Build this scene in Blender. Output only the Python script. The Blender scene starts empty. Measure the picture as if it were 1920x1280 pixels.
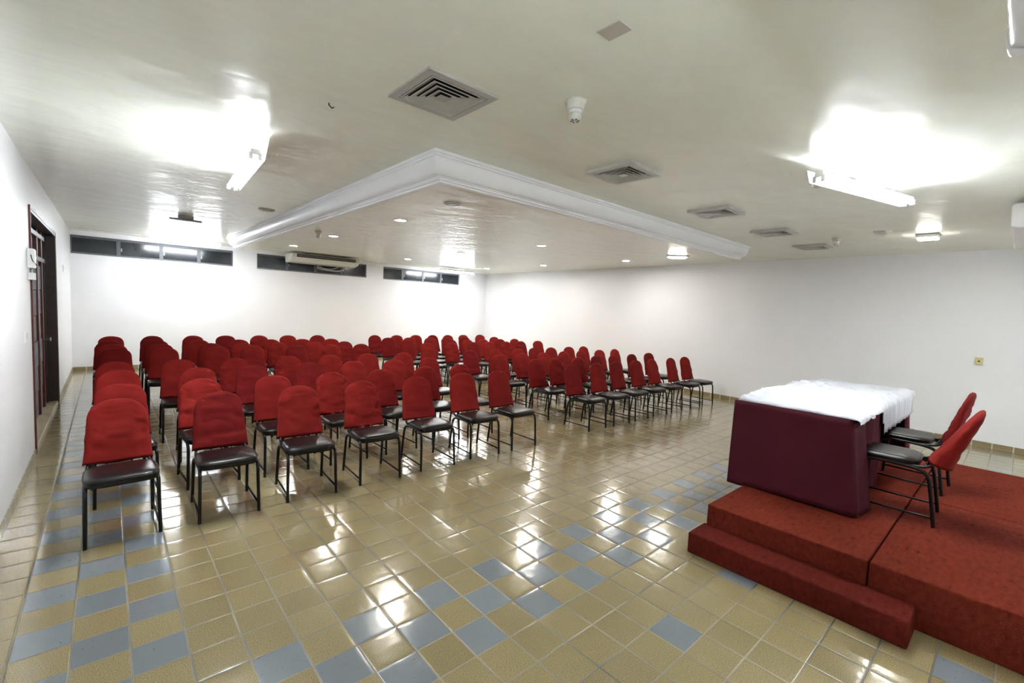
import bpy, bmesh, math, random
from mathutils import Vector, Matrix, noise

random.seed(7)
PI = math.pi
T = 0.22                      # one floor tile, metres
S = bpy.context.scene
COL = S.collection

# ---------------------------------------------------------------- room measures (metres)
XL, YB, YF, ZC = -0.211, 9.748, -5.9, 2.992
def XR(y):                    # the stage-side wall runs very slightly out of square
    return 10.34 + (y + 3.74) * 0.0445

# ================================================================ materials
def new_mat(name):
    m = bpy.data.materials.new(name); m.use_nodes = True
    nt = m.node_tree
    return m, nt, nt.nodes['Principled BSDF']

def N(nt, kind, **kw):
    n = nt.nodes.new(kind)
    for k, v in kw.items():
        setattr(n, k, v)
    return n

def mat(name, col, rough=0.5, metal=0.0, var=0.06, nscale=9.0, bump=0.0, bscale=60.0, spec=0.5, coat=0.0,
        sheen=0.0, detail=4.0):
    m, nt, b = new_mat(name)
    tc = N(nt, 'ShaderNodeTexCoord')
    nz = N(nt, 'ShaderNodeTexNoise'); nz.inputs['Scale'].default_value = nscale; nz.inputs['Detail'].default_value = detail
    nt.links.new(tc.outputs['Object'], nz.inputs['Vector'])
    rp = N(nt, 'ShaderNodeValToRGB')
    rp.color_ramp.elements[0].position = 0.3; rp.color_ramp.elements[1].position = 0.7
    rp.color_ramp.elements[0].color = [c * (1 - var) for c in col] + [1]
    rp.color_ramp.elements[1].color = [min(1, c * (1 + var)) for c in col] + [1]
    nt.links.new(nz.outputs['Fac'], rp.inputs['Fac'])
    nt.links.new(rp.outputs['Color'], b.inputs['Base Color'])
    b.inputs['Roughness'].default_value = rough
    b.inputs['Metallic'].default_value = metal
    b.inputs['Specular IOR Level'].default_value = spec
    b.inputs['Coat Weight'].default_value = coat
    b.inputs['Sheen Weight'].default_value = sheen
    if bump:
        nb = N(nt, 'ShaderNodeTexNoise'); nb.inputs['Scale'].default_value = bscale; nb.inputs['Detail'].default_value = 3
        nt.links.new(tc.outputs['Object'], nb.inputs['Vector'])
        bp = N(nt, 'ShaderNodeBump'); bp.inputs['Strength'].default_value = bump; bp.inputs['Distance'].default_value = 0.01
        nt.links.new(nb.outputs['Fac'], bp.inputs['Height'])
        nt.links.new(bp.outputs['Normal'], b.inputs['Normal'])
    return m

def emit(name, col, strength):
    m, nt, b = new_mat(name)
    b.inputs['Base Color'].default_value = (0.9, 0.9, 0.9, 1)
    b.inputs['Emission Color'].default_value = (*col, 1)
    b.inputs['Emission Strength'].default_value = strength
    return m

def floor_material(name, base_y=0.0):
    """Glazed stoneware tiles with chequered blue strips, recessed grout and slightly domed faces."""
    m, nt, b = new_mat(name)
    L = nt.links.new
    tc = N(nt, 'ShaderNodeTexCoord')
    sx = N(nt, 'ShaderNodeSeparateXYZ'); L(tc.outputs['Object'], sx.inputs[0])
    def M(op, a, c=None, d=None, clamp=False):
        n = N(nt, 'ShaderNodeMath', operation=op); n.use_clamp = clamp
        for i, v in enumerate((a, c, d)):
            if v is None: continue
            if isinstance(v, (int, float)): n.inputs[i].default_value = v
            else: L(v, n.inputs[i])
        return n.outputs[0]
    u = M('DIVIDE', sx.outputs['X'], T); v = M('DIVIDE', sx.outputs['Y'], T)
    iu = M('FLOOR', u); iv = M('FLOOR', v)
    fu = M('FRACT', u); fv = M('FRACT', v)
    du = M('MINIMUM', fu, M('SUBTRACT', 1.0, fu)); dv = M('MINIMUM', fv, M('SUBTRACT', 1.0, fv))
    # wobble the joints a little
    nzj = N(nt, 'ShaderNodeTexNoise'); nzj.inputs['Scale'].default_value = 30; L(tc.outputs['Object'], nzj.inputs['Vector'])
    wob = M('MULTIPLY', M('SUBTRACT', nzj.outputs['Fac'], 0.5), 0.012)
    ed = M('ADD', M('MINIMUM', du, M('ADD', dv, 0.004)), wob)
    grout = M('SUBTRACT', 1.0, M('SMOOTH_MIN', M('DIVIDE', M('SUBTRACT', ed, 0.016), 0.012, clamp=False), 1.0, 0.1))
    grout = M('MAXIMUM', M('MINIMUM', grout, 1.0), 0.0)
    # which tiles are blue
    par = M('ABSOLUTE', M('MODULO', M('ADD', iu, M('ADD', iv, 400.0)), 2.0))
    odd = M('GREATER_THAN', par, 0.5)
    def band(x, lo, hi):   # lo <= x <= hi for integers
        return M('MULTIPLY', M('GREATER_THAN', x, lo - 0.5), M('LESS_THAN', x, hi + 0.5))
    s1 = M('MULTIPLY', band(iu, 0, 2), odd)
    s2 = M('MULTIPLY', M('MULTIPLY', band(iv, -9, -7), M('GREATER_THAN', iu, 3.5)), odd)
    mu = M('LESS_THAN', M('MODULO', M('ADD', iu, 400.0), 4.0), 0.5)
    mv = M('LESS_THAN', M('MODULO', M('ADD', iv, 412.0), 5.0), 0.5)
    s3 = M('MULTIPLY', M('MULTIPLY', mu, mv), M('MULTIPLY', M('LESS_THAN', iv, -9.5), M('GREATER_THAN', iu, 11.5)))
    blue = M('MAXIMUM', M('MAXIMUM', s1, s2), s3)
    # per tile random tone
    cb = N(nt, 'ShaderNodeCombineXYZ'); L(iu, cb.inputs[0]); L(iv, cb.inputs[1])
    wn = N(nt, 'ShaderNodeTexWhiteNoise', noise_dimensions='2D'); L(cb.outputs[0], wn.inputs['Vector'])
    rnd = wn.outputs['Value']
    # speckle
    sp = N(nt, 'ShaderNodeTexNoise'); sp.inputs['Scale'].default_value = 260; sp.inputs['Detail'].default_value = 2
    L(tc.outputs['Object'], sp.inputs['Vector'])
    r1 = N(nt, 'ShaderNodeValToRGB'); e = r1.color_ramp.elements
    e[0].position = 0.30; e[0].color = (0.100, 0.070, 0.027, 1)
    e[1].position = 0.66; e[1].color = (0.385, 0.318, 0.170, 1)
    L(sp.outputs['Fac'], r1.inputs['Fac'])
    pit = N(nt, 'ShaderNodeTexNoise'); pit.inputs['Scale'].default_value = 75; pit.inputs['Detail'].default_value = 1
    L(tc.outputs['Object'], pit.inputs['Vector'])
    r2 = N(nt, 'ShaderNodeValToRGB'); e = r2.color_ramp.elements
    e[0].position = 0.235; e[0].color = (0.05, 0.055, 0.06, 1)
    e[1].position = 0.27; e[1].color = (0.176, 0.199, 0.220, 1)
    L(pit.outputs['Fac'], r2.inputs['Fac'])
    mx = N(nt, 'ShaderNodeMix', data_type='RGBA'); L(blue, mx.inputs['Factor'])
    L(r1.outputs['Color'], mx.inputs['A']); L(r2.outputs['Color'], mx.inputs['B'])
    hs = N(nt, 'ShaderNodeHueSaturation'); L(mx.outputs['Result'], hs.inputs['Color'])
    L(M('ADD', 0.92, M('MULTIPLY', rnd, 0.14)), hs.inputs['Value'])
    gm = N(nt, 'ShaderNodeMix', data_type='RGBA'); L(grout, gm.inputs['Factor'])
    L(hs.outputs['Color'], gm.inputs['A'])
    gn = N(nt, 'ShaderNodeTexNoise'); gn.inputs['Scale'].default_value = 1.3; L(tc.outputs['Object'], gn.inputs['Vector'])
    gr = N(nt, 'ShaderNodeValToRGB'); e = gr.color_ramp.elements
    e[0].position = 0.38; e[0].color = (0.065, 0.06, 0.048, 1)
    e[1].position = 0.62; e[1].color = (0.215, 0.185, 0.118, 1)
    L(gn.outputs['Fac'], gr.inputs['Fac']); L(gr.outputs['Color'], gm.inputs['B'])
    L(gm.outputs['Result'], b.inputs['Base Color'])
    # gloss: shiny glaze, mat grout
    rn = N(nt, 'ShaderNodeTexNoise'); rn.inputs['Scale'].default_value = 5; L(tc.outputs['Object'], rn.inputs['Vector'])
    rough = M('ADD', 0.10, M('MULTIPLY', rn.outputs['Fac'], 0.08))
    L(M('ADD', rough, M('MULTIPLY', grout, 0.35)), b.inputs['Roughness'])
    b.inputs['Specular IOR Level'].default_value = 0.85
    # relief: pillowed edges, tilt of each tile, orange-peel glaze
    pill = M('MINIMUM', M('DIVIDE', ed, 0.16), 1.0)
    pill = M('SUBTRACT', 1.0, M('POWER', M('SUBTRACT', 1.0, M('MAXIMUM', pill, 0.0)), 2.5))
    tlx = M('MULTIPLY', M('SUBTRACT', rnd, 0.5), M('SUBTRACT', fu, 0.5))
    sc2 = N(nt, 'ShaderNodeSeparateColor'); L(wn.outputs['Color'], sc2.inputs[0])
    tly = M('MULTIPLY', M('SUBTRACT', sc2.outputs[1], 0.5), M('SUBTRACT', fv, 0.5))
    h = M('ADD', M('MULTIPLY', pill, 0.0011), M('MULTIPLY', M('ADD', tlx, tly), 0.0020))
    wv = N(nt, 'ShaderNodeTexNoise'); wv.inputs['Scale'].default_value = 11; wv.inputs['Detail'].default_value = 1.0
    L(tc.outputs['Object'], wv.inputs['Vector'])
    op = N(nt, 'ShaderNodeTexNoise'); op.inputs['Scale'].default_value = 150; op.inputs['Detail'].default_value = 1.0
    L(tc.outputs['Object'], op.inputs['Vector'])
    h = M('ADD', h, M('ADD', M('MULTIPLY', wv.outputs['Fac'], 0.0012), M('MULTIPLY', op.outputs['Fac'], 0.00006)))
    h = M('SUBTRACT', h, M('MULTIPLY', grout, 0.0012))
    bp = N(nt, 'ShaderNodeBump'); bp.inputs['Strength'].default_value = 1.0; bp.inputs['Distance'].default_value = 1.0
    L(h, bp.inputs['Height']); L(bp.outputs['Normal'], b.inputs['Normal'])
    bc = N(nt, 'ShaderNodeBump'); bc.inputs['Strength'].default_value = 0.55; bc.inputs['Distance'].default_value = 1.0
    L(h, bc.inputs['Height']); L(bc.outputs['Normal'], b.inputs['Coat Normal'])
    b.inputs['Coat Weight'].default_value = 0.32; b.inputs['Coat Roughness'].default_value = 0.15; b.inputs['Coat IOR'].default_value = 1.5
    return m

def skirting_material(name, axis):
    m, nt, b = new_mat(name)
    L = nt.links.new
    tc = N(nt, 'ShaderNodeTexCoord'); sx = N(nt, 'ShaderNodeSeparateXYZ'); L(tc.outputs['Object'], sx.inputs[0])
    d = N(nt, 'ShaderNodeMath', operation='DIVIDE'); L(sx.outputs[axis], d.inputs[0]); d.inputs[1].default_value = T
    f = N(nt, 'ShaderNodeMath', operation='FRACT'); L(d.outputs[0], f.inputs[0])
    g = N(nt, 'ShaderNodeMath', operation='LESS_THAN'); L(f.outputs[0], g.inputs[0]); g.inputs[1].default_value = 0.07
    sp = N(nt, 'ShaderNodeTexNoise'); sp.inputs['Scale'].default_value = 200; L(tc.outputs['Object'], sp.inputs['Vector'])
    r = N(nt, 'ShaderNodeValToRGB'); r.color_ramp.elements[0].color = (0.15, 0.11, 0.055, 1); r.color_ramp.elements[1].color = (0.34, 0.28, 0.16, 1)
    L(sp.outputs['Fac'], r.inputs['Fac'])
    mx = N(nt, 'ShaderNodeMix', data_type='RGBA'); L(g.outputs[0], mx.inputs['Factor']); L(r.outputs['Color'], mx.inputs['A'])
    mx.inputs['B'].default_value = (0.55, 0.5, 0.38, 1)
    L(mx.outputs['Result'], b.inputs['Base Color']); b.inputs['Roughness'].default_value = 0.3
    return m

def ceiling_material():
    m, nt, b = new_mat('ceiling_paint')
    L = nt.links.new
    tc = N(nt, 'ShaderNodeTexCoord')
    nz = N(nt, 'ShaderNodeTexNoise'); nz.inputs['Scale'].default_value = 0.7; nz.inputs['Detail'].default_value = 3
    L(tc.outputs['Object'], nz.inputs['Vector'])
    r = N(nt, 'ShaderNodeValToRGB'); r.color_ramp.elements[0].position = 0.35; r.color_ramp.elements[1].position = 0.65
    r.color_ramp.elements[0].color = (0.85, 0.865, 0.765, 1); r.color_ramp.elements[1].color = (0.85, 0.87, 0.79, 1)
    L(nz.outputs['Fac'], r.inputs['Fac']); L(r.outputs['Color'], b.inputs['Base Color'])
    b.inputs['Roughness'].default_value = 0.27; b.inputs['Specular IOR Level'].default_value = 0.5
    mp = N(nt, 'ShaderNodeMapping'); mp.inputs['Scale'].default_value = (1.2, 2.2, 1); L(tc.outputs['Object'], mp.inputs['Vector'])
    w = N(nt, 'ShaderNodeTexNoise'); w.inputs['Scale'].default_value = 1.6; w.inputs['Detail'].default_value = 2
    L(mp.outputs['Vector'], w.inputs['Vector'])
    bp = N(nt, 'ShaderNodeBump'); bp.inputs['Strength'].default_value = 0.55; bp.inputs['Distance'].default_value = 0.03
    L(w.outputs['Fac'], bp.inputs['Height']); L(bp.outputs['Normal'], b.inputs['Normal'])
    return m

def carpet_material(name, dark, light):
    m, nt, b = new_mat(name)
    L = nt.links.new
    tc = N(nt, 'ShaderNodeTexCoord')
    mp = N(nt, 'ShaderNodeMapping'); mp.inputs['Scale'].default_value = (9, 24, 16); L(tc.outputs['Object'], mp.inputs['Vector'])
    a = N(nt, 'ShaderNodeTexNoise'); a.inputs['Scale'].default_value = 1.6; a.inputs['Detail'].default_value = 4; L(mp.outputs['Vector'], a.inputs['Vector'])
    r = N(nt, 'ShaderNodeValToRGB'); e = r.color_ramp.elements
    e[0].position = 0.25; e[0].color = (*[c * 0.45 for c in dark], 1); e[1].position = 0.345; e[1].color = (*dark, 1)
    x = e.new(0.7); x.color = (*light, 1)
    L(a.outputs['Fac'], r.inputs['Fac'])
    ls = N(nt, 'ShaderNodeTexNoise'); ls.inputs['Scale'].default_value = 2.0; ls.inputs['Detail'].default_value = 3; L(tc.outputs['Object'], ls.inputs['Vector'])
    hv = N(nt, 'ShaderNodeMapRange'); hv.inputs['From Min'].default_value = 0.3; hv.inputs['From Max'].default_value = 0.7
    hv.inputs['To Min'].default_value = 0.84; hv.inputs['To Max'].default_value = 1.14
    L(ls.outputs['Fac'], hv.inputs['Value'])
    hs = N(nt, 'ShaderNodeHueSaturation'); L(r.outputs['Color'], hs.inputs['Color']); L(hv.outputs['Result'], hs.inputs['Value'])
    # small lint flecks
    fl = N(nt, 'ShaderNodeTexVoronoi'); fl.inputs['Scale'].default_value = 7.0; L(tc.outputs['Object'], fl.inputs['Vector'])
    lt = N(nt, 'ShaderNodeMath', operation='LESS_THAN'); L(fl.outputs['Distance'], lt.inputs[0]); lt.inputs[1].default_value = 0.022
    mx = N(nt, 'ShaderNodeMix', data_type='RGBA'); L(lt.outputs[0], mx.inputs['Factor']); L(hs.outputs['Color'], mx.inputs['A'])
    mx.inputs['B'].default_value = (0.25, 0.16, 0.12, 1)
    L(mx.outputs['Result'], b.inputs['Base Color'])
    b.inputs['Roughness'].default_value = 0.95; b.inputs['Specular IOR Level'].default_value = 0.05
    f = N(nt, 'ShaderNodeTexNoise'); f.inputs['Scale'].default_value = 240; L(tc.outputs['Object'], f.inputs['Vector'])
    bp = N(nt, 'ShaderNodeBump'); bp.inputs['Strength'].default_value = 0.7; bp.inputs['Distance'].default_value = 0.006
    L(f.outputs['Fac'], bp.inputs['Height']); L(bp.outputs['Normal'], b.inputs['Normal'])
    return m

MAT = {
    'wall': mat('wall_paint', (0.74, 0.74, 0.755), 0.42, var=0.015, nscale=1.2, bump=0.05, bscale=30),
    'ceiling': ceiling_material(),
    'floor': floor_material('floor_tiles'),
    'skirt_x': skirting_material('skirting_tiles_x', 'X'),
    'skirt_y': skirting_material('skirting_tiles_y', 'Y'),
    'cornice': mat('cornice_plaster', (0.90, 0.91, 0.95), 0.36, var=0.02, nscale=3),
    'red': mat('red_cloth', (0.170, 0.0090, 0.0070), 0.82, var=0.16, nscale=5, bump=0.25, bscale=420, spec=0.12),
    'red2': mat('red_cloth_warm', (0.195, 0.0108, 0.0082), 0.82, var=0.14, nscale=4, bump=0.25, bscale=420, spec=0.12),
    'red3': mat('red_cloth_deep', (0.142, 0.0070, 0.0062), 0.82, var=0.14, nscale=6, bump=0.25, bscale=420, spec=0.12),
    'vinyl': mat('black_vinyl', (0.0075, 0.0055, 0.0055), 0.30, var=0.25, nscale=7, bump=0.10, bscale=220, spec=0.30),
    'black_metal': mat('black_enamel', (0.0045, 0.005, 0.005), 0.34, var=0.3, nscale=30, spec=0.28),
    'carpet': carpet_material('platform_carpet', (0.104, 0.0150, 0.0078), (0.148, 0.0225, 0.0118)),
    'carpet2': carpet_material('step_carpet', (0.080, 0.010, 0.0065), (0.108, 0.0145, 0.009)),
    'maroon': mat('maroon_cloth', (0.060, 0.0065, 0.0135), 0.75, var=0.12, nscale=4, bump=0.12, bscale=300, spec=0.15),
    'white_cloth': mat('white_cloth', (0.44, 0.445, 0.475), 0.6, var=0.02, nscale=4, bump=0.1, bscale=80),
    'wood_table': mat('table_board', (0.12, 0.07, 0.035), 0.5, var=0.3, nscale=12),
    'white_plastic': mat('white_plastic', (0.74, 0.74, 0.73), 0.32, var=0.03, nscale=6),
    'cream_plastic': mat('cream_plastic', (0.66, 0.66, 0.60), 0.38, var=0.04, nscale=6),
    'glossy_white': mat('glossy_white_plastic', (0.74, 0.75, 0.78), 0.12, var=0.02, nscale=4, spec=0.7, coat=0.6),
    'yellow_plastic': mat('aged_plastic', (0.56, 0.50, 0.24), 0.4, var=0.08, nscale=30),
    'dark': mat('dark_void', (0.012, 0.012, 0.012), 0.8, var=0.2),
    'grey_metal': mat('grey_metal', (0.34, 0.34, 0.33), 0.45, metal=0.2, var=0.08, nscale=14),
    'vent': mat('vent_paint', (0.46, 0.45, 0.43), 0.45, var=0.06, nscale=10),
    'vent2': mat('vent_paint_light', (0.54, 0.54, 0.52), 0.45, var=0.05, nscale=10),
    'panel': mat('panel_paint', (0.50, 0.47, 0.42), 0.5, var=0.03, nscale=6),
    'frame': mat('window_frame_dark', (0.10, 0.105, 0.12), 0.4, var=0.1, nscale=20),
    'sillmat': mat('window_sill_white', (0.72, 0.72, 0.72), 0.5, var=0.03),
    'pane': mat('dark_night_glass', (0.013, 0.016, 0.020), 0.16, var=0.3, nscale=2.5, spec=0.45, bump=0.03, bscale=8),
    'brown': mat('dark_brown_wood', (0.030, 0.015, 0.010), 0.42, var=0.3, nscale=18),
    'redbrown': mat('red_brown_wood', (0.085, 0.017, 0.012), 0.35, var=0.3, nscale=18),
    'grey_brown': mat('greyed_brown_wood', (0.10, 0.080, 0.070), 0.45, var=0.2, nscale=18),
    'grey_lit': mat('grey_lit_glass', (0.22, 0.22, 0.21), 0.3, var=0.1, nscale=5, spec=0.6),  # fanlight glass: grey base colour stands in for outside light showing through
    'stone': mat('grey_rough_stone', (0.13, 0.14, 0.15), 0.8, var=0.35, nscale=9, bump=0.9, bscale=14),
    'marble': mat('threshold_stone', (0.40, 0.34, 0.22), 0.35, var=0.15, nscale=20),
    'tube': emit('fluorescent_tube', (0.89, 0.95, 1.0), 16.0),
    'tube_soft': emit('warm_up_fluorescent_tube', (0.89, 0.95, 1.0), 15.0),
    'disc': emit('downlight_glow', (1.0, 0.955, 0.88), 48.0),
    'boxglow': emit('box_lamp_glow', (1.0, 0.97, 0.9), 6.0),
    'glass_ball': mat('frosted_globe', (0.62, 0.62, 0.58), 0.25, var=0.05),
}

# ================================================================ mesh building
class MB:
    def __init__(self):
        self.bm = bmesh.new()
    def face(self, pts):
        try:
            return self.bm.faces.new([self.bm.verts.new(p) for p in pts])
        except ValueError:
            return None
    def box(self, x0, x1, y0, y1, z0, z1):
        v = [self.bm.verts.new(p) for p in ((x0, y0, z0), (x1, y0, z0), (x1, y1, z0), (x0, y1, z0),
                                            (x0, y0, z1), (x1, y0, z1), (x1, y1, z1), (x0, y1, z1))]
        for f in ((0, 3, 2, 1), (4, 5, 6, 7), (0, 1, 5, 4), (1, 2, 6, 5), (2, 3, 7, 6), (3, 0, 4, 7)):
            self.bm.faces.new([v[i] for i in f])
        return self
    def grid(self, P, close_u=False, close_v=False):
        nu, nv = len(P), len(P[0])
        V = [[self.bm.verts.new(p) for p in row] for row in P]
        for i in range(nu if close_u else nu - 1):
            for j in range(nv if close_v else nv - 1):
                q = [V[i][j], V[(i + 1) % nu][j], V[(i + 1) % nu][(j + 1) % nv], V[i][(j + 1) % nv]]
                try: self.bm.faces.new(q)
                except ValueError: pass
        return V
    def tube(self, pts, r, n=10, closed=False):
        pts = [Vector(p) for p in pts]
        rings = []
        up = Vector((0.0, 0.0, 1.0))
        prev = None
        for i, p in enumerate(pts):
            a = pts[i - 1] if (i > 0 or closed) else pts[i]
            b = pts[(i + 1) % len(pts)] if (i < len(pts) - 1 or closed) else pts[i]
            t = (b - a).normalized()
            if prev is None:
                ref = Vector((1, 0, 0)) if abs(t.x) < 0.9 else up
                n1 = t.cross(ref).normalized()
            else:
                n1 = (prev - t * prev.dot(t)).normalized()
            prev = n1
            n2 = t.cross(n1)
            rr = r[i] if isinstance(r, (list, tuple)) else r
            rings.append([p + (n1 * math.cos(2 * PI * k / n) + n2 * math.sin(2 * PI * k / n)) * rr for k in range(n)])
        V = self.grid(rings, close_u=closed, close_v=True)
        if not closed:
            self.bm.faces.new(list(reversed(V[0]))); self.bm.faces.new(V[-1])
        return self
    def lathe(self, prof, c=(0, 0, 0), n=24, axis='z'):
        c = Vector(c); rings = []
        for (r, h) in prof:
            ring = []
            for k in range(n):
                a = 2 * PI * k / n
                if axis == 'z': ring.append(c + Vector((r * math.cos(a), r * math.sin(a), h)))
                elif axis == 'x': ring.append(c + Vector((h, r * math.cos(a), r * math.sin(a))))
                else: ring.append(c + Vector((r * math.cos(a), h, r * math.sin(a))))
            rings.append(ring)
        V = self.grid(rings, close_v=True)
        for e in (V[0], V[-1]):
            try: self.bm.faces.new(e)
            except ValueError: pass
        return self
    def prism(self, prof, x0, x1):
        """profile in (y, z) extruded along x"""
        a = [self.bm.verts.new((x0, y, z)) for y, z in prof]; b = [self.bm.verts.new((x1, y, z)) for y, z in prof]
        n = len(prof)
        for i in range(n):
            self.bm.faces.new([a[i], a[(i + 1) % n], b[(i + 1) % n], b[i]])
        self.bm.faces.new(list(reversed(a))); self.bm.faces.new(b)
        return self
    def build(self, name, m, parent=None, smooth=False, bevel=0.0, seg=2, angle=None, solidify=0.0, subsurf=0):
        bm = self.bm
        bmesh.ops.recalc_face_normals(bm, faces=bm.faces)
        if bevel:
            es = [e for e in bm.edges if len(e.link_faces) == 2 and e.calc_face_angle(0) > 0.6]
            bmesh.ops.bevel(bm, geom=es, offset=bevel, segments=seg, affect='EDGES', profile=0.5, clamp_overlap=True)
        me = bpy.data.meshes.new(name); bm.to_mesh(me); bm.free()
        if smooth or angle:
            for p in me.polygons: p.use_smooth = True
            if angle:
                try: me.set_sharp_from_angle(angle=angle)
                except Exception: pass
        me.materials.append(MAT[m] if isinstance(m, str) else m)
        o = bpy.data.objects.new(name, me); COL.objects.link(o)
        if parent: o.parent = parent
        if solidify:
            s = o.modifiers.new('thickness', 'SOLIDIFY'); s.thickness = solidify; s.offset = 0
        if subsurf:
            s = o.modifiers.new('smooth', 'SUBSURF'); s.levels = subsurf; s.render_levels = subsurf
        return o

def tag(o, label=None, cat=None, group=None, kind=None):
    if label: o['label'] = label
    if cat: o['category'] = cat
    if group: o['group'] = group
    if kind: o['kind'] = kind
    return o

def empty(name, loc=(0, 0, 0), rz=0.0, label=None, cat=None, group=None, kind=None):
    o = bpy.data.objects.new(name, None); COL.objects.link(o)
    o.empty_display_size = 0.1
    o.location = loc; o.rotation_euler = (0, 0, rz)
    return tag(o, label, cat, group, kind)

def copy_tree(root, loc, rz):
    r = root.copy(); COL.objects.link(r); r.location = loc; r.rotation_euler = (0, 0, rz)
    for ch in list(root.children):
        c = ch.copy(); COL.objects.link(c); c.parent = r
        for g in list(ch.children):
            d = g.copy(); COL.objects.link(d); d.parent = c
    return r

def arc(c, r, a0, a1, n, plane='yz', x=0.0):
    out = []
    for i in range(n + 1):
        a = a0 + (a1 - a0) * i / n
        out.append((x, c[0] + r * math.cos(a), c[1] + r * math.sin(a)))
    return out

def smooth_path(pts, it=2):
    pts = [Vector(p) for p in pts]
    for _ in range(it):
        q = [pts[0]]
        for a, b in zip(pts, pts[1:]):
            q += [a * 0.75 + b * 0.25, a * 0.25 + b * 0.75]
        q.append(pts[-1]); pts = q
    return pts

# ================================================================ room shell
b = MB(); b.face([(XL - 1.6, YF, 0), (XR(YF) + .6, YF, 0), (XR(YB) + .1, YB + .1, 0), (XL - 1.6, YB + .1, 0)])
tag(b.build('floor', 'floor'), 'glossy beige tiled floor with chequered bluish grey strips', 'floor', kind='structure')
b = MB(); b.box(XL - 1.6, XR(YB) + .5, YF - .2, YB + .2, ZC, ZC + .1)
tag(b.build('ceiling', 'ceiling'), 'off-white painted ceiling with satin sheen', 'ceiling', kind='structure')

# back wall with three long high window openings
WZ0, WZ1 = 2.497, 2.895
WIN = [(XL + .008, 2.765), (3.305, 6.285), (6.835, 9.735)]
b = MB()
b.box(XL - .2, XR(YB) + .3, YB, YB + .2, 0, WZ0)
b.box(XL - .2, XR(YB) + .3, YB, YB + .2, WZ1, ZC)
xs = [XL - .2] + [v for w in WIN for v in w] + [XR(YB) + .3]
for i in range(0, len(xs), 2):
    b.box(xs[i], xs[i + 1], YB, YB + .2, WZ0, WZ1)
tag(b.build('wall_back', 'wall'), 'white back wall with three long high windows', 'wall', kind='structure')

# door wall
DY0, DY1, DZ0, DZ1 = 3.06, 6.02, 0.0, 2.56
b = MB()
b.box(XL - .2, XL, YF, DY0, 0, ZC); b.box(XL - .2, XL, DY1, YB, 0, ZC); b.box(XL - .2, XL, DY0, DY1, DZ1, ZC)
tag(b.build('wall_left', 'wall'), 'white wall with the wide dark doorway', 'wall', kind='structure')
# stage-side wall, slightly out of square
b = MB()
P = [(XR(YF), YF), (XR(YB), YB), (XR(YB) + .2, YB), (XR(YF) + .2, YF)]
lo = [(x, y, 0) for x, y in P]; hi = [(x, y, ZC) for x, y in P]
b.face(lo); b.face(hi)
for i in range(4):
    b.face([lo[i], lo[(i + 1) % 4], hi[(i + 1) % 4], hi[i]])
bmesh.ops.remove_doubles(b.bm, verts=b.bm.verts, dist=1e-5)
tag(b.build('wall_right', 'wall'), 'plain white wall beyond the carpeted platform', 'wall', kind='structure')
b = MB(); b.box(XL - .2, XR(YF) + .3, YF - .2, YF, 0, ZC)
tag(b.build('wall_front', 'wall'), 'white wall facing the seating from the stage end', 'wall', kind='structure')

# tiled skirting
SK = 0.082
b = MB(); b.box(XL, XR(YB), YB - .011, YB, 0, SK)
tag(b.build('baseboard_back', 'skirt_x', bevel=.003), 'beige tile skirting along the window wall', 'skirting', kind='structure')
b = MB(); b.box(XL, XL + .011, YF, DY0 - .02, 0, SK); b.box(XL, XL + .011, DY1 + .02, YB - .012, 0, SK)
tag(b.build('baseboard_left', 'skirt_y'), 'beige tile skirting along the door wall', 'skirting', kind='structure')
b = MB()
q = [(XR(YF) - .011, YF), (XR(YB) - .011, YB - .012), (XR(YB), YB - .012), (XR(YF), YF)]
lo = [(x, y, 0) for x, y in q]; hi = [(x, y, SK) for x, y in q]
b.face(lo); b.face(hi)
for i in range(4): b.face([lo[i], lo[(i + 1) % 4], hi[(i + 1) % 4], hi[i]])
bmesh.ops.remove_doubles(b.bm, verts=b.bm.verts, dist=1e-5)
tag(b.build('baseboard_right', 'skirt_y'), 'beige tile skirting behind the carpeted platform', 'skirting', kind='structure')

# windows: dark frame, four panes, white reveal
def window(i, x0, x1, mull, label):
    r = empty('window_%d' % i, ((x0 + x1) / 2, YB + .06, WZ0), 0, label, 'window', kind='structure')
    cx = (x0 + x1) / 2
    def X(x): return x - cx
    f = MB(); w = .022
    f.box(X(x0), X(x1), 0, .04, 0, .045); f.box(X(x0), X(x1), 0, .04, WZ1 - WZ0 - .05, WZ1 - WZ0)
    f.box(X(x0), X(x0) + w, 0, .04, .04, WZ1 - WZ0 - .04); f.box(X(x1) - w, X(x1), 0, .04, .04, WZ1 - WZ0 - .04)
    for m_ in mull: f.box(X(m_) - .035, X(m_) + .035, -.004, .04, .04, WZ1 - WZ0 - .04)
    fr = f.build('window_frame', 'frame', r)
    xs = [x0] + mull + [x1]
    for a, c in zip(xs, xs[1:]):
        p = MB(); p.box(X(a) + .02, X(c) - .02, .014, .022, .03, WZ1 - WZ0 - .03)
        p.build('pane', 'pane', r)
    s = MB(); s.box(X(x0), X(x1), -.075, 0, -.006, .006)
    s.build('sill', 'sillmat', r)
    for m_ in mull:
        c = MB(); c.box(X(m_) + .04, X(m_) + .062, -.014, 0, .13, .2); c.build('latch', 'grey_metal', r)
    return r
def split(x0, x1, fr): return [x0 + (x1 - x0) * t for t in fr]
window(1, *WIN[0], split(*WIN[0], (.26, .515, .76)), 'long dark high window closest to the door wall, lamp in front')
window(2, *WIN[1], split(*WIN[1], (.25, .5, .75)), 'long dark high window behind the air conditioner')
window(3, *WIN[2], split(*WIN[2], (.24, .5, .74)), 'long dark high window closest to the far corner')

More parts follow.
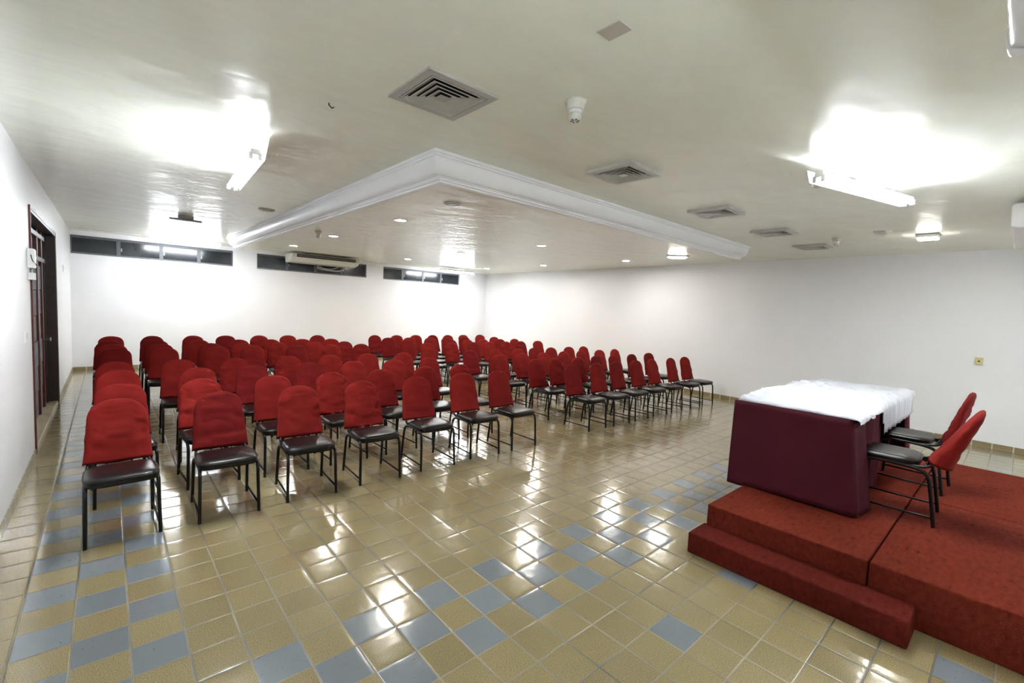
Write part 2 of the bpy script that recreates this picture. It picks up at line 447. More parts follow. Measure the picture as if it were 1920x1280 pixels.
# doorway with recessed dark timber screen
r = empty('door_1', (XL, (DY0 + DY1) / 2, 0), 0, 'wide dark brown timber doorway with glazed leaves and transom', 'door', kind='structure')
cy = (DY0 + DY1) / 2; H = (DY1 - DY0) / 2
XI = -.12
def Yl(y): return y - cy
b = MB(); b.box(-.2, .012, H - .035, H, 0.02, DZ1); b.box(-.2, .012, -H, -H + .03, 0.02, DZ1); b.box(-.2, .012, -H, H, DZ1 - .035, DZ1)
b.build('door_frame', 'brown', r, bevel=.003)
b = MB(); b.box(-.004, .016, H - .006, H + .035, 0.02, DZ1 + .03); b.box(-.004, .016, -H - .01, H + .035, DZ1 - .004, DZ1 + .03); b.box(-.004, .016, -H - .012, -H + .004, .02, DZ1 + .03)
b.build('architrave', 'redbrown', r)
b = MB(); b.box(-.32, -.002, -H, H, -.02, .05)
b.build('threshold', 'marble', r, bevel=.006)
for y, m_ in ((5.93, 'brown'), (5.58, 'redbrown'), (5.05, 'redbrown'), (3.95, 'brown'), (3.13, 'brown')):
    b = MB(); b.box(XI - .06, XI + .02, Yl(y) - .05, Yl(y) + .05, .05, DZ1 - .03); b.build('post', m_, r, bevel=.008)
for z in (2.11, 2.42):
    b = MB(); b.box(XI - .05, XI + .026, -H + .02, H - .02, z, z + .06); b.build('transom', 'grey_brown', r, bevel=.005)
ys = [3.13, 3.95, 5.05, 5.58, 5.93]
for k, (a, c) in enumerate(zip(ys, ys[1:])):
    b = MB(); b.box(XI - .03, XI - .02, Yl(a) + .045, Yl(c) - .045, .05, 2.11); b.build('glass_leaf', 'pane', r)
    b = MB(); b.box(XI - .03, XI - .02, Yl(a) + .045, Yl(c) - .045, 2.17, 2.42); b.build('fanlight', 'grey_lit' if k < 2 else 'redbrown', r)
    b = MB(); b.box(XI - .03, XI - .02, Yl(a) + .045, Yl(c) - .045, 2.48, DZ1 - .03); b.build('fanlight', 'pane', r)
# rough stone slabs standing against the leaves
for a, c in ((3.19, 3.89), (4.02, 4.98), (5.12, 5.50)):
    b = MB()
    for k in range(6):
        b.box(XI - .02 + .004 * (k % 2), XI - .004 + .005 * (k % 3), Yl(a), Yl(c), .05 + k * .335, .05 + k * .335 + .328)
    b.build('stone_facing', 'stone', r, bevel=.006)
b = MB(); b.lathe([(.012, 0), (.012, .05), (.03, .055), (.03, .07)], (XI + .02, Yl(5.58), 1.02), axis='x', n=14); b.build('door_knob', 'grey_metal', r, smooth=True)

# lobby behind the doorway
b = MB(); b.box(XL - 1.75, XL - 1.6, DY0 - 1, DY1 + 1, 0, ZC); b.box(XL - 1.6, XL - .2, DY0 - 1.1, DY0 - 1, 0, ZC); b.box(XL - 1.6, XL - .2, DY1 + 1, DY1 + 1.1, 0, ZC)
tag(b.build('wall_lobby', 'stone'), 'grey lobby wall seen through the doorway glass', 'wall', kind='structure')

# L-shaped plaster cornice hanging from the ceiling
X0, Y0 = 10.42 * T, -2.45 * T      # outer lip corner
prof = [(0.000, .0), (0.000, -.022), (.016, -.028), (.016, -.040), (.030, -.044), (.030, -.052)]
for i in range(9):                 # concave sweep
    a = i / 8 * PI / 2
    prof.append((.030 + .085 * (1 - math.cos(a)), -.052 - .115 * math.sin(a)))
prof += [(.115, -.170), (.128, -.176), (.128, -.188), (.142, -.192), (.150, -.206), (.200, -.206), (.200, .0)]
ends = (38.3 * T, 35.4 * T)
path = []
rings = []
for (d, z) in prof: path.append((d, z))
ringA = [(X0 + d, ends[1], ZC + z - .001) for d, z in path]
ringB = [(X0 + d, Y0 + d, ZC + z - .001) for d, z in path]
ringC = [(ends[0], Y0 + d, ZC + z - .001) for d, z in path]
b = MB(); V = b.grid([ringA, ringB, ringC], close_v=True)
b.bm.faces.new(V[0]); b.bm.faces.new(V[-1])
tag(b.build('trim_1', 'cornice', angle=.5), 'white L-shaped plaster cornice hanging under the ceiling', 'cornice', kind='structure')

# ================================================================ chairs
def chair_master():
    r = empty('banquet_chair')
    # legs: each runs up from its foot and bends into the seat rail
    for s in (-1, 1):
        f = smooth_path([(.205 * s, -.245, 0), (.200 * s, -.228, .30), (.199 * s, -.222, .385), (.198 * s, -.17, .420), (.198 * s, -.02, .416)], 3)
        MB().tube(f, .0125, 10).build('leg', 'black_metal', r, smooth=True)
        g = smooth_path([(.205 * s, .245, 0), (.200 * s, .205, .29), (.199 * s, .185, .375), (.198 * s, .13, .408), (.198 * s, -.02, .416)], 3)
        MB().tube(g, .0125, 10).build('leg', 'black_metal', r, smooth=True)
        MB().tube([(.204 * s, -.241, .062), (.204 * s, .237, .062)], .008, 8).build('stretcher', 'black_metal', r, smooth=True)
    # back frame: one bent tube over the top, cross rail and spindles
    half = [(.186, .00, .418), (.187, .13, .418), (.184, .190, .434), (.170, .238, .490), (.148, .311, .76), (.10, .331, .840), (.0, .335, .858)]
    path = smooth_path(half + [(-x, y, z) for x, y, z in reversed(half[:-1])], 2)
    bk = MB(); bk.tube(path, .011, 8)
    bk.tube([(-.165, .247, .525), (.165, .247, .525)], .009, 8)
    bk.tube([(-.185, .165, .424), (.185, .165, .424)], .009, 8)
    for x in (-.075, .0, .075):
        bk.tube([(x, .165, .424), (x, .205, .455), (x, .247, .525), (x * .9, .326, .82)], .007, 6)
    bk.build('back_frame', 'black_metal', r, smooth=True)
    # seat pad: rounded cushion with crown
    st = MB(); n = 40
    def outline(k, inset, z, crown=0.0):
        a = 2 * PI * k / n
        c, s_ = math.cos(a), math.sin(a)
        e = 0.42
        x = (.213 - inset) * math.copysign(abs(c) ** e, c); y = (.190 - inset) * math.copysign(abs(s_) ** e, s_)
        x *= 1.0 - .06 * (y + .2) / .4
        return (x, y - .060, z)
    rings = []
    for inset, z in ((.03, .402), (.006, .407), (.0, .420), (.0, .440), (-.003, .449), (.0, .456), (.008, .464), (.03, .4715), (.07, .477), (.12, .4805), (.17, .482)):
        rings.append([outline(k, inset, z) for k in range(n)])
    V = st.grid(rings, close_v=True)
    st.bm.faces.new(V[0]); st.bm.faces.new(V[-1])
    seat = st.build('seat', 'vinyl', r, smooth=True)
    pp = MB(); pp.tube([outline(k, -.0025, .4515) for k in range(n)], .0042, 6, closed=True); pp.build('piping', 'vinyl', seat, smooth=True)
    return r

def cover_mesh(seed, m, droop=0.0, amp=1.0, round_=2.35, th0=.050):
    """Slip cover over the backrest: closed loft from hem to rounded top."""
    rnd = random.Random(seed)
    P0 = Vector((0, .222, .446)); P1 = Vector((0, .350, .918))
    ax = (P1 - P0); Ln = ax.length; ax.normalize()
    nr = Vector((0, -ax.z, ax.y)); nr.normalize()        # towards the sitter
    nu, nv = 30, 48
    rings = []
    off = Vector((seed * 3.7, seed * 1.3, seed * 2.1))
    for i in range(nu + 1):
        t = i / nu
        t2 = 1 - (1 - t) ** 1.6                            # denser near the top
        w = .209 - .026 * min(t2 / .68, 1.0)
        th = th0 - (th0 - .026) * t2
        if t2 > .68:
            q = (t2 - .68) / .32
            k = max(0.0, 1 - q ** round_) ** (1 / 2.2)
            w = .183 * max(k, .02)
            th *= max(0.0, 1 - q ** 4.5) ** .5 * .9 + .1
        ring = []
        for j in range(nv):
            a = 2 * PI * j / nv
            c, s_ = math.cos(a), math.sin(a)
            x = w * math.copysign(abs(c) ** .62, c)
            d = th * math.copysign(abs(s_) ** .8, s_)
            if d > 0: d *= .72
            p = P0 + ax * (t2 * Ln) + nr * d + Vector((x, 0, 0))
            # folds: soft diagonals plus fine puckers
            fr = min(1.0, t * 5) * (1 - .55 * t2)
            u1 = noise.noise(Vector((x * 6 + t2 * 3.2, t2 * 5 - x * 4, s_ * .6)) + off)
            u2 = abs(noise.noise(Vector((x * 11 - t2 * 6, t2 * 9 + x * 8, s_ * .7)) + off * 1.7))
            u3 = noise.noise(Vector((x * 26, t2 * 34, s_)) + off)
            p += nr * math.copysign(1, d if abs(d) > 1e-6 else 1) * (u1 * .016 - (u2 - .18) * .034 * fr + u3 * .003 + .004) * amp * (.35 + .65 * (1 - t2))
            p.x += noise.noise(Vector((t2 * 7, s_ * 2, 9.1)) + off) * .006 * amp * (1 if abs(c) > .5 else .2)
            if i == 0: p.z += noise.noise(Vector((x * 5, s_, 3)) + off) * .012 * amp - droop * x
            ring.append(p)
        rings.append(ring)
    b = MB(); V = b.grid(rings, close_v=True)
    b.bm.faces.new(V[-1])
    inner = [P0 + ax * .03 + Vector((v.co.x * .9, 0, 0)) + nr * ((v.co - P0).dot(nr) * .8) for v in V[0]]
    W = [b.bm.verts.new(p) for p in inner]
    for j in range(nv):
        b.bm.faces.new([V[0][j], V[0][(j + 1) % nv], W[(j + 1) % nv], W[j]])
    b.bm.faces.new(W)
    return b.build('back_cover', m, None, smooth=True)

VAR = []
for seed, m, dr, amp, rd in ((1, 'red2', .02, 1.0, 2.0), (2, 'red', .0, .9, 2.2), (3, 'red3', .03, 1.0, 2.1), (4, 'red2', -.01, 1.6, 2.3), (5, 'red', .0, .55, 2.7), (6, 'red3', .01, .5, 2.9), (7, 'red2', .0, .6, 2.5), (8, 'red2', .0, .7, 2.5)):
    master = chair_master()
    cv = cover_mesh(seed, m, dr, amp, rd, .085 if seed == 8 else .050); cv.parent = master
    if VAR:                                                  # share mesh data with the first chair
        for a, c in zip([k for k in VAR[0].children if k.type == 'MESH' and not k.name.startswith('back_cover')],
                        [k for k in master.children if not k.name.startswith('back_cover')]):
            c.data = a.data
            for a2, c2 in zip(a.children, c.children): c2.data = a2.data
    VAR.append(master)
    if seed == 8:                                            # backrest bent further back
        for k in master.children:
            if k.name.startswith(('back_frame', 'back_cover')):
                if k.name.startswith('back_frame'): k.data = k.data.copy()
                for v in k.data.vertices:
                    d = max(0.0, v.co.z - .44); v.co.y += .17 * d; v.co.z -= .07 * d

SEATS = [
 [(0.435,.675), (1.095,.655), (1.745,.66), (2.395,.67), (3.065,.675), (3.74,.70), (4.345,.685), (5.915,.725), (6.535,.72), (7.115,.73), (7.715,.73), (8.31,.74), (8.98,.72), (9.55,.73)],
 [(0.47,1.41), (1.09,1.46), (1.72,1.40), (2.35,1.38), (2.99,1.40), (3.65,1.43), (4.23,1.44), (5.89,1.53), (6.39,1.52), (6.98,1.49), (7.61,1.55), (8.15,1.53), (8.77,1.51), (9.47,1.55)],
 [(0.44,2.36), (1.14,2.31), (1.72,2.32), (2.37,2.31), (3.01,2.31), (3.60,2.28), (4.25,2.32), (5.77,2.37), (6.35,2.37), (6.96,2.38), (7.61,2.42), (8.22,2.44), (8.82,2.42), (9.46,2.45)],
 [(0.43,3.14), (1.05,3.17), (1.68,3.13), (2.35,3.17), (2.96,3.14), (3.57,3.13), (4.24,3.16), (5.70,3.16), (6.36,3.20), (6.96,3.16), (7.51,3.21), (8.01,3.19), (8.64,3.20), (9.21,3.21)],
 [(0.44,4.79), (1.01,4.78), (1.70,4.79), (2.25,4.82), (2.96,4.80), (3.58,4.81), (4.17,4.83), (5.72,4.83), (6.37,4.84), (7.00,4.78), (7.50,4.81), (8.00,4.78), (8.55,4.81), (9.21,4.84)],
 [(0.42,5.47), (1.01,5.44), (1.70,5.44), (2.21,5.43), (2.81,5.45), (3.49,5.45), (4.11,5.45), (5.61,5.52), (6.21,5.52), (6.82,5.50), (7.33,5.49), (7.83,5.50), (8.42,5.51), (9.01,5.54)],
 [(0.39,6.15), (1.02,6.13), (1.61,6.17), (2.27,6.14), (2.85,6.13), (3.45,6.14), (4.06,6.14), (5.52,6.29), (6.07,6.28), (6.65,6.24), (7.19,6.24), (7.80,6.30), (8.33,6.26), (8.84,6.26)],
 [(0.40,7.12), (1.02,7.16), (1.66,7.20), (2.22,7.16), (2.86,7.19), (3.46,7.17), (4.10,7.18), (5.55,7.11), (6.14,7.07), (6.72,7.09), (7.24,7.06), (7.75,7.06), (8.32,7.08), (8.96,7.13)],
]
ROW = ['front', 'second', 'third', 'fourth', 'fifth', 'sixth', 'seventh', 'rearmost']
NTH = ['first', 'second', 'third', 'fourth', 'fifth', 'sixth', 'seventh']
YAW0 = [2, -1, -4, -3, -3, -4, 0, 0, -1, 2, -2, 2, 2, -3]
used = set()
rg = random.Random(11)
FRONT_VAR = [0, 2, 1, 3, 4, 6, 4, 2, 1, 5, 4, 0, 6, 6]
def put_chair(v, x, y, z, rz, label, group):
    if v not in used:
        o = VAR[v]; used.add(v); o.location = (x, y, z); o.rotation_euler = (0, 0, rz)
    else:
        o = copy_tree(VAR[v], (x, y, z), rz)
    tag(o, label, 'chair', group)
    return o
for rI, row in enumerate(SEATS):
    for cI, (x, y) in enumerate(row):
        v = FRONT_VAR[cI] if rI == 0 else rg.choice([0, 1, 2, 4, 5, 6, 3] if rI < 2 else [1, 2, 4, 5, 6, 4])
        yaw = YAW0[cI] if rI == 0 else rg.uniform(-3.5, 3.5)
        if cI < 7:
            lab = 'red-covered chair, %s row of the door-side block, %s seat from the door wall' % (ROW[rI], NTH[cI])
            grp = 'audience chairs in the door-side block'
        else:
            lab = 'red-covered chair, %s row of the stage-side block, %s seat from the aisle' % (ROW[rI], NTH[cI - 7])
            grp = 'audience chairs in the stage-side block'
        put_chair(v, x, y, 0, math.radians(yaw), lab, grp)

# ================================================================ stage
ZP = 1.4 * T                  # platform height
ZS = 0.72 * T
PX = [17.72 * T, 25.47 * T, 33.28 * T]
PY = [-9.74 * T, -14.40 * T, -19.06 * T]
g = .004
for i in range(2):
    for j in range(2):
        b = MB(); b.box(PX[i] + g, PX[i + 1] - g, PY[j + 1] + g, PY[j] - g, 0, ZP)
        nm = [['platform module under the draped table, beside the low step', 'platform module with the carpet edge facing the empty floor, clear of the table'],
              ['platform module under the far presenter chair and table end', 'platform module beyond the carpet joints, closest to the plain wall']][i][j]
        tag(b.build('stage_platform', 'carpet', bevel=.012, seg=3, angle=.7), 'rust carpeted ' + nm, 'platform', 'stage platform modules')
b = MB(); b.box(16.52 * T, 17.70 * T, -15.5 * T, -9.70 * T, 0, ZS)
tag(b.build('stage_step', 'carpet2', bevel=.014, seg=3, angle=.7), 'low dark red carpeted step in front of the platform', 'step')

# presenter chairs
put_chair(7, 23.20 * T, -14.15 * T, ZP + .004, PI + math.radians(2), 'red-covered chair on the platform by the near end of the draped table', 'presenter chairs on the platform')
put_chair(2, 27.45 * T, -14.05 * T, ZP + .004, PI + math.radians(-2), 'red-covered chair on the platform by the far end of the draped table', 'presenter chairs on the platform')

# table hidden under the cloth
TX0, TX1, TY0, TY1, TZ = 20.95 * T, 32.6 * T, -13.0 * T, -9.35 * T, 1.040
r = empty('folding_table', ((TX0 + TX1) / 2, (TY0 + TY1) / 2, ZP), 0, 'long table under maroon and white cloths on the platform', 'table')
hx, hy = (TX1 - TX0) / 2, (TY1 - TY0) / 2
b = MB(); b.box(-hx, hx, -hy, hy, TZ - ZP - .03, TZ - ZP); b.build('tabletop', 'wood_table', r, bevel=.004)
for sx in (-1, 1):
    for sy in (-1, 1):
        b = MB(); b.tube([(sx * (hx - .18), sy * (hy - .12), 0), (sx * (hx - .18), sy * (hy - .12), TZ - ZP - .03)], .016, 10); b.build('leg', 'black_metal', r, smooth=True)

# maroon cloth: top sheet plus hanging skirt, open on the presenters' side
CX0, CX1 = 20.80 * T, 32.75 * T
CYF, CYN = -9.16 * T, -13.12 * T
CZ = 1.049
def rounded(p, q, c, n=6):
    out = []
    for i in range(n + 1):
        t = i / n
        a = (1 - t) * (1 - t); bq = 2 * t * (1 - t); d = t * t
        out.append((a * p[0] + bq * c[0] + d * q[0], a * p[1] + bq * c[1] + d * q[1]))
    return out
top = []
# presenters' side flap at the near end, with folds: from the far edge back to the corner
flap = [(5.85, CYN + .06), (5.72, CYN + .030), (5.64, CYN + .002), (5.58, CYN - .012), (5.51, CYN - .024), (5.45, CYN + .016), (5.39, CYN - .030), (5.33, CYN + .014), (5.26, CYN - .026), (5.19, CYN + .012),
        (5.12, CYN - .034), (5.06, CYN + .010), (5.00, CYN + .046), (4.955, CYN + .030), (4.93, CYN - .010), (4.88, CYN - .016), (4.80, CYN - .006), (4.70, CYN + .000), (4.64, CYN + .000)]
top += [(x, y, 1) for x, y in flap]
top += [(x, y, 2) for x, y in rounded((4.63, CYN), (CX0, CYN + .05), (CX0, CYN))]
for k in range(1, 9): top.append((CX0, CYN + .05 + (CYF - .02 - CYN - .05) * k / 9, 2))
top += [(x, y, 3) for x, y in rounded((CX0, CYF - .02), (CX0 + .02, CYF), (CX0, CYF), 3)]
for k in range(1, 14): top.append((CX0 + .02 + (CX1 - CX0 - .06) * k / 14, CYF + .006 * math.sin(k * 2.1), 3))
top += [(x, y, 4) for x, y in rounded((CX1 - .04, CYF), (CX1, CYF - .04), (CX1, CYF), 3)]
for k in range(1, 8): top.append((CX1 + .010 * math.sin(k * 1.9), CYF - .04 + (CYN + .06 - CYF + .04) * k / 8, 4))
top += [(x, y, 5) for x, y in rounded((CX1, CYN + .06), (CX1 - .05, CYN), (CX1, CYN), 4)]
top += [(CX1 - .10, CYN + .014, 5), (CX1 - .15, CYN - .006, 5), (CX1 - .20, CYN + .02, 5)]
rows = []
nz = 18
for i in range(nz + 1):
    t = i / nz
    row = []
    for k, (x, y, s) in enumerate(top):
        z = CZ + (ZP + .012 - CZ) * t
        yy, xx = y, x
        if s == 1:
            f = (y - CYN)
            yy = CYN - .085 * t * min(1, max(0, (5.0 - x) / .06)) + f * (1 + .35 * t) + .010 * t * math.sin(x * 60)
            xx = x - .03 * t * max(0, 1 - abs(x - 4.95) / .1)
        elif s == 2:
            wgt = max(0.0, min(1.0, (CYN + .5 - y) / .5))
            yy = y - .085 * t * wgt ** 2
            xx = x - .006 * t + .003 * math.sin(y * 9 + t * 2)
        elif s == 3 and y > CYF - .03:
            yy = y + .012 * t
        elif s == 5:
            yy = y - .06 * t; xx = x - .05 * math.sin(PI * t * .9) * (1 if x < CX1 - .09 else .2)
        if s in (1,) and x > 5.0: z = CZ + (ZP + .035 - CZ) * t
        if s == 2 or s == 3: z = CZ + (ZP - .012 * (1 if y > PY[0] - .04 else -1) - CZ) * t
        row.append((xx, yy, z))
    rows.append(row)
b = MB(); b.grid(rows)
mo = b.build('table_skirt', 'maroon', None, smooth=True, solidify=.003)
b = MB(); b.box(CX0 + .004, CX1 - .01, CYN + .01, CYF - .004, CZ - .004, CZ + .001)
mt = b.build('cloth_top', 'maroon', mo)
tag(mo, 'dark maroon tablecloth hanging around the table to the platform', 'tablecloth')

# crumpled white cloth lying on the table
nx, ny = 150, 56
rows = []
wx0, wx1, wy0, wy1 = CX0 + .012, CX1 - .005, CYN - .015, CYF - .02
for i in range(nx + 1):
    row = []
    for j in range(ny + 1):
        u, v = i / nx, j / ny
        x = wx0 + (wx1 - wx0) * u; y = wy0 + (wy1 - wy0) * v
        e = min(u / .05, (1 - u) / .05, v / .07, (1 - v) / .07, 1.0)
        p = Vector((x * 3.1, y * 3.1, .3))
        rdg = 1 - abs(noise.noise(p * 1.1)) * 2
        rdg2 = 1 - abs(noise.noise(p * 2.6 + Vector((5, 2, 1)))) * 2
        rdg3 = 1 - abs(noise.noise(p * 6.0 + Vector((1, 7, 3)))) * 2
        h = .020 + .026 * max(0, rdg) + .030 * max(0, rdg2) + .014 * rdg3
        h += .022 * math.exp(-((u - .30) / .22) ** 2 - ((v - .62) / .35) ** 2)
        h *= (e ** .6) * (1.0 if u < .62 else max(.45, 1 - (u - .62) * 2.2))
        z = CZ + .004 + max(h, .001)
        # ragged rim
        if j == 0: y += noise.noise(Vector((x * 7, 0, 2))) * .02 - .012
        if i == 0: x += noise.noise(Vector((y * 8, 3, 2))) * .006
        if j == ny: y += noise.noise(Vector((x * 6, 5, 2))) * .015
        row.append((x, y, z))
    rows.append(row)
b = MB(); V = b.grid(rows)
# near edge folds down over the table rim, deeper along the middle stretch
edge = [V[i][0] for i in range(nx + 1)]
for k in range(1, 7):
    new = []
    for i, v in enumerate(edge):
        x = v.co.x
        deep = .030 + .018 * noise.noise(Vector((x * 9, 1.5, 0)))
        if x > 5.52: deep = .24
        if 5.46 < x <= 5.52: deep = .14
        if x > CX1 - .12: deep = .05
        zt = CZ + .004 - deep * k / 6
        q = V[i][0].co
        new.append(b.bm.verts.new((x + .012 * math.sin(k + x * 12) * (k / 6), q.y - .006 - .004 * math.sin(x * 40) - .014 * (k / 6), min(q.z, zt))))
    src = edge if k == 1 else prev
    for i in range(nx):
        b.bm.faces.new([src[i], src[i + 1], new[i + 1], new[i]])
    prev = new
o = b.build('white_tablecloth', 'white_cloth', None, smooth=True, solidify=.002)
tag(o, 'crumpled white cloth bunched over the maroon table', 'tablecloth')

# ================================================================ ceiling things
def ceiling_vent(x, y, label, m='vent', drop=.006, tilt=0.0):
    r = empty('ceiling_vent', (x, y, ZC), 0, label, 'air vent', 'square ceiling vents beside the cornice')
    s = .231
    b = MB()
    o = [(-s, -s), (s, -s), (s, s), (-s, s)]; i_ = [(-s + .045, -s + .045), (s - .045, -s + .045), (s - .045, s - .045), (-s + .045, s - .045)]
    rings = [[(a, c, 0) for a, c in o], [(a, c, -drop - .008) for a, c in o], [(a, c, -drop - .010) for a, c in i_], [(a, c, .03) for a, c in i_]]
    b.grid(rings, close_v=True)
    b.build('vent_frame', m, r)
    b = MB(); k = s - .046; b.face([(-k, -k, -.002), (k, -k, -.002), (k, k, -.002), (-k, k, -.002)])
    b.build('vent_throat', 'dark', r)
    for q, (ro, ri) in enumerate(((.182, .150), (.147, .113), (.110, .078), (.074, .040))):
        b = MB()
        rings = []
        for rr, z in ((ro, -drop - .010), (ri, -.003 - .0), (ri - .002, -.004), (ro - .003, -drop - .0125)):
            rings.append([(-rr, -rr, z), (rr, -rr, z), (rr, rr, z), (-rr, rr, z)])
        b.grid(rings, close_u=True, close_v=True); b.build('vent_ring', m, r)
    b = MB(); c = .036
    base = [b.bm.verts.new(p) for p in ((-c, -c, -drop - .011), (c, -c, -drop - .011), (c, c, -drop - .011), (-c, c, -drop - .011))]
    ap = b.bm.verts.new((0, 0, -.002)); b.bm.faces.new(base)
    for k2 in range(4): b.bm.faces.new([base[k2], base[(k2 + 1) % 4], ap])
    b.build('vent_core', m, r)
    return r
VX = [8.43, 16.86, 25.45, 32.93, 40.2]
VL = ['square louvred ceiling vent beside the cornice corner', 'second louvred ceiling vent along the cornice, counted from its corner', 'third louvred ceiling vent along the cornice, middle one of five',
      'fourth louvred ceiling vent, beside the free end of the cornice', 'fifth louvred ceiling vent, closest to the plain wall']
for i, x in enumerate(VX):
    ceiling_vent(x * T, [-6.02, -5.85, -5.62, -5.88, -6.05][i] * T, VL[i], 'vent' if i == 0 else 'vent2', .006 if i == 0 else .022)

def downlight(x, y, label):
    r = empty('downlight', (x, y, ZC), 0, label, 'ceiling light', 'recessed downlights inside the cornice')
    b = MB(); b.lathe([(.088, 0), (.094, -.004), (.090, -.010), (.078, -.009), (.076, -.003)], n=28); b.build('trim_ring', 'white_plastic', r, smooth=True)
    b = MB(); b.lathe([(.0005, -.0065), (.045, -.0065), (.077, -.0045)], n=28); b.build('lamp_glass', 'disc', r)
    return r
for i, x in enumerate((16.42, 29.8, 42.35)):
    for j, y in enumerate((11.5, 23.6, 35.0)):
        downlight(x * T, y * T, 'glowing round downlight, %s line back from the cornice, %s from the door wall' % (NTH[j], NTH[i]))

def speaker(x, y, label, rad=.105):
    r = empty('ceiling_speaker', (x, y, ZC), 0, label, 'ceiling speaker', 'round grey ceiling speakers')
    b = MB(); b.lathe([(rad, 0), (rad, -.006), (rad - .012, -.011), (rad - .018, -.008)], n=30); b.build('speaker_rim', 'vent2', r, smooth=True)
    b = MB(); b.lathe([(.0005, -.012), (rad * .35, -.0115), (rad - .017, -.007)], n=30); b.build('speaker_grille', 'vent', r, smooth=True)
speaker(15.79 * T, 4.38 * T, 'round grey ceiling speaker just inside the cornice corner')
speaker(9.36 * T, 15.87 * T, 'round grey ceiling speaker outside the cornice, toward the door')
speaker(16.24 * T, 40.42 * T, 'round grey ceiling speaker before the air-conditioned window')
speaker(41.44 * T, 4.55 * T, 'round grey ceiling speaker above the oval lamp')
speaker(43.0 * T, 40.9 * T, 'round grey ceiling speaker above the far corner lamp')

def detector(x, y, label):
    r = empty('smoke_detector', (x, y, ZC), 0, label, 'smoke detector', 'white smoke detectors')
    b = MB(); b.lathe([(.062, 0), (.062, -.008), (.052, -.012), (.052, -.03), (.048, -.048), (.040, -.052)], n=28); b.build('detector_base', 'cream_plastic', r, smooth=True)
    b = MB(); b.lathe([(.036, -.05), (.038, -.054), (.0385, -.066), (.036, -.070)], n=28); b.build('detector_collar', 'white_plastic', r, smooth=True)
    b = MB(); b.lathe([(.034, -.070), (.036, -.075), (.036, -.095), (.030, -.108), (.012, -.112), (.0005, -.112)], n=28); b.build('detector_head', 'cream_plastic', r, smooth=True)
    for k in range(6):
        a = k * PI / 3
        b = MB(); b.box(.012, .026, -.003, .003, -.1125, -.107); o = b.build('detector_slot', 'dark', r); o.rotation_euler = (0, 0, a)
detector(11.05 * T, -8.39 * T, 'white smoke detector next to the first louvred vent')
detector(37.3 * T, -8.15 * T, 'white smoke detector between the last vents and the box lamp')
detector(14.7 * T, 22.3 * T, 'white smoke detector inside the cornice among the downlights')

b = MB(); b.box(-.046, .046, -.060, .060, -.006, 0)
o = b.build('access_panel', 'panel', None, bevel=.0015); o.location = (9.22 * T, -10.93 * T, ZC)
tag(o, 'small square blank cover plate on the ceiling before the smoke detector', 'cover plate')
b = MB(); b.box(-.16, .16, -.06, .06, -.006, 0)
o = b.build('cover_plate', 'vent2', None, bevel=.0015); o.location = (36.3 * T, -10.63 * T, ZC)
tag(o, 'thin blank cover plate on the ceiling near the box lamp', 'cover plate')
b = MB(); b.tube([(0, 0, 0), (.0, .0, -.012), (.02, .008, -.022), (.035, .012, -.012)], .004, 8)
o = b.build('ceiling_hook', 'brown', None, smooth=True); o.location = (6.46 * T, -3.21 * T, ZC)
tag(o, 'tiny dark hook stuck in the ceiling', 'hook')
b = MB(); b.box(0, 1.0, -.02, .02, -.02, 0)
o = b.build('ceiling_cable_duct', 'vent2', None, bevel=.003); o.location = (-.05, 9.15, ZC); o.rotation_euler = (0, 0, math.radians(9))
tag(o, 'thin grey cable duct on the ceiling above the first window', 'cable duct')

def strip_light(x, y, z, length, rz, label, tubes=(-.030, .030), stems=True, body=.036, up=False, glow='tube', shade=None):
    """Hanging batten with bare tubes."""
    r = empty('ceiling_light', (x, y, ZC), rz, label, 'fluorescent light', 'fluorescent batten lights')
    h = z - ZC; L2 = length / 2
    if up:
        b = MB(); b.prism([(-.075, h + .005), (-.05, h - .035), (.05, h - .035), (.075, h + .005), (.068, h + .005), (.045, h - .028), (-.045, h - .028), (-.068, h + .005)], -L2, L2); b.build('trough', 'white_plastic', r)
    else:
        b = MB(); b.prism([(-body, h + .014), (body, h + .014), (body * .82, h + .055), (-body * .82, h + .055)], -L2, L2); b.build('batten', 'white_plastic', r, bevel=.003)
    if shade:
        sd, hh = shade; y0 = sd * .062; y1 = sd * .088
        b = MB(); b.prism([(y0, h - .012), (y1, h + hh), (y1 + sd * .004, h + hh), (y0 + sd * .004, h - .012)], -L2, L2); b.build('reflector', 'white_plastic', r)
    for yy in tubes:
        b = MB(); b.lathe([(.0005, -L2 + .03), (.0135, -L2 + .03), (.0135, L2 - .03), (.0005, L2 - .03)], (0, yy, h), n=14, axis='x'); b.build('tube', glow, r, smooth=True)
        for e in (-1, 1):
            b = MB(); b.box(min(e * L2, e * (L2 - .028)), max(e * L2, e * (L2 - .028)), yy - .014, yy + .014, h - .017, h + .03); b.build('lamp_holder', 'white_plastic', r, bevel=.003)
    if stems:
        for e in (-1, 1):
            b = MB(); b.tube([(e * L2 * .6, 0, h + .05), (e * L2 * .6, 0, 0)], .006, 8); b.build('stem', 'white_plastic', r)
    return r
# beside the doorway, running away from the viewer
strip_light(5.70 * T, 3.95 * T, 12.78 * T, 1.32, math.radians(86.5), 'bright twin tube light hanging near the doorway side of the cornice', glow='tube_soft', shade=(-1, .15))
strip_light(7.6 * T, 38.6 * T, 13.03 * T, 1.26, math.radians(-7), 'bright tube light in front of the first window', tubes=(-.028, .028))
strip_light(40.4 * T, 39.4 * T, 13.05 * T, 1.26, math.radians(-2), 'bright tube light beside the third window', tubes=(-.028, .028), body=.085)
strip_light(22.4 * T, -12.55 * T, 12.86 * T, 1.28, math.radians(-16), 'bright tube light hanging above the presenters platform', glow='tube_soft', shade=(1, .085))

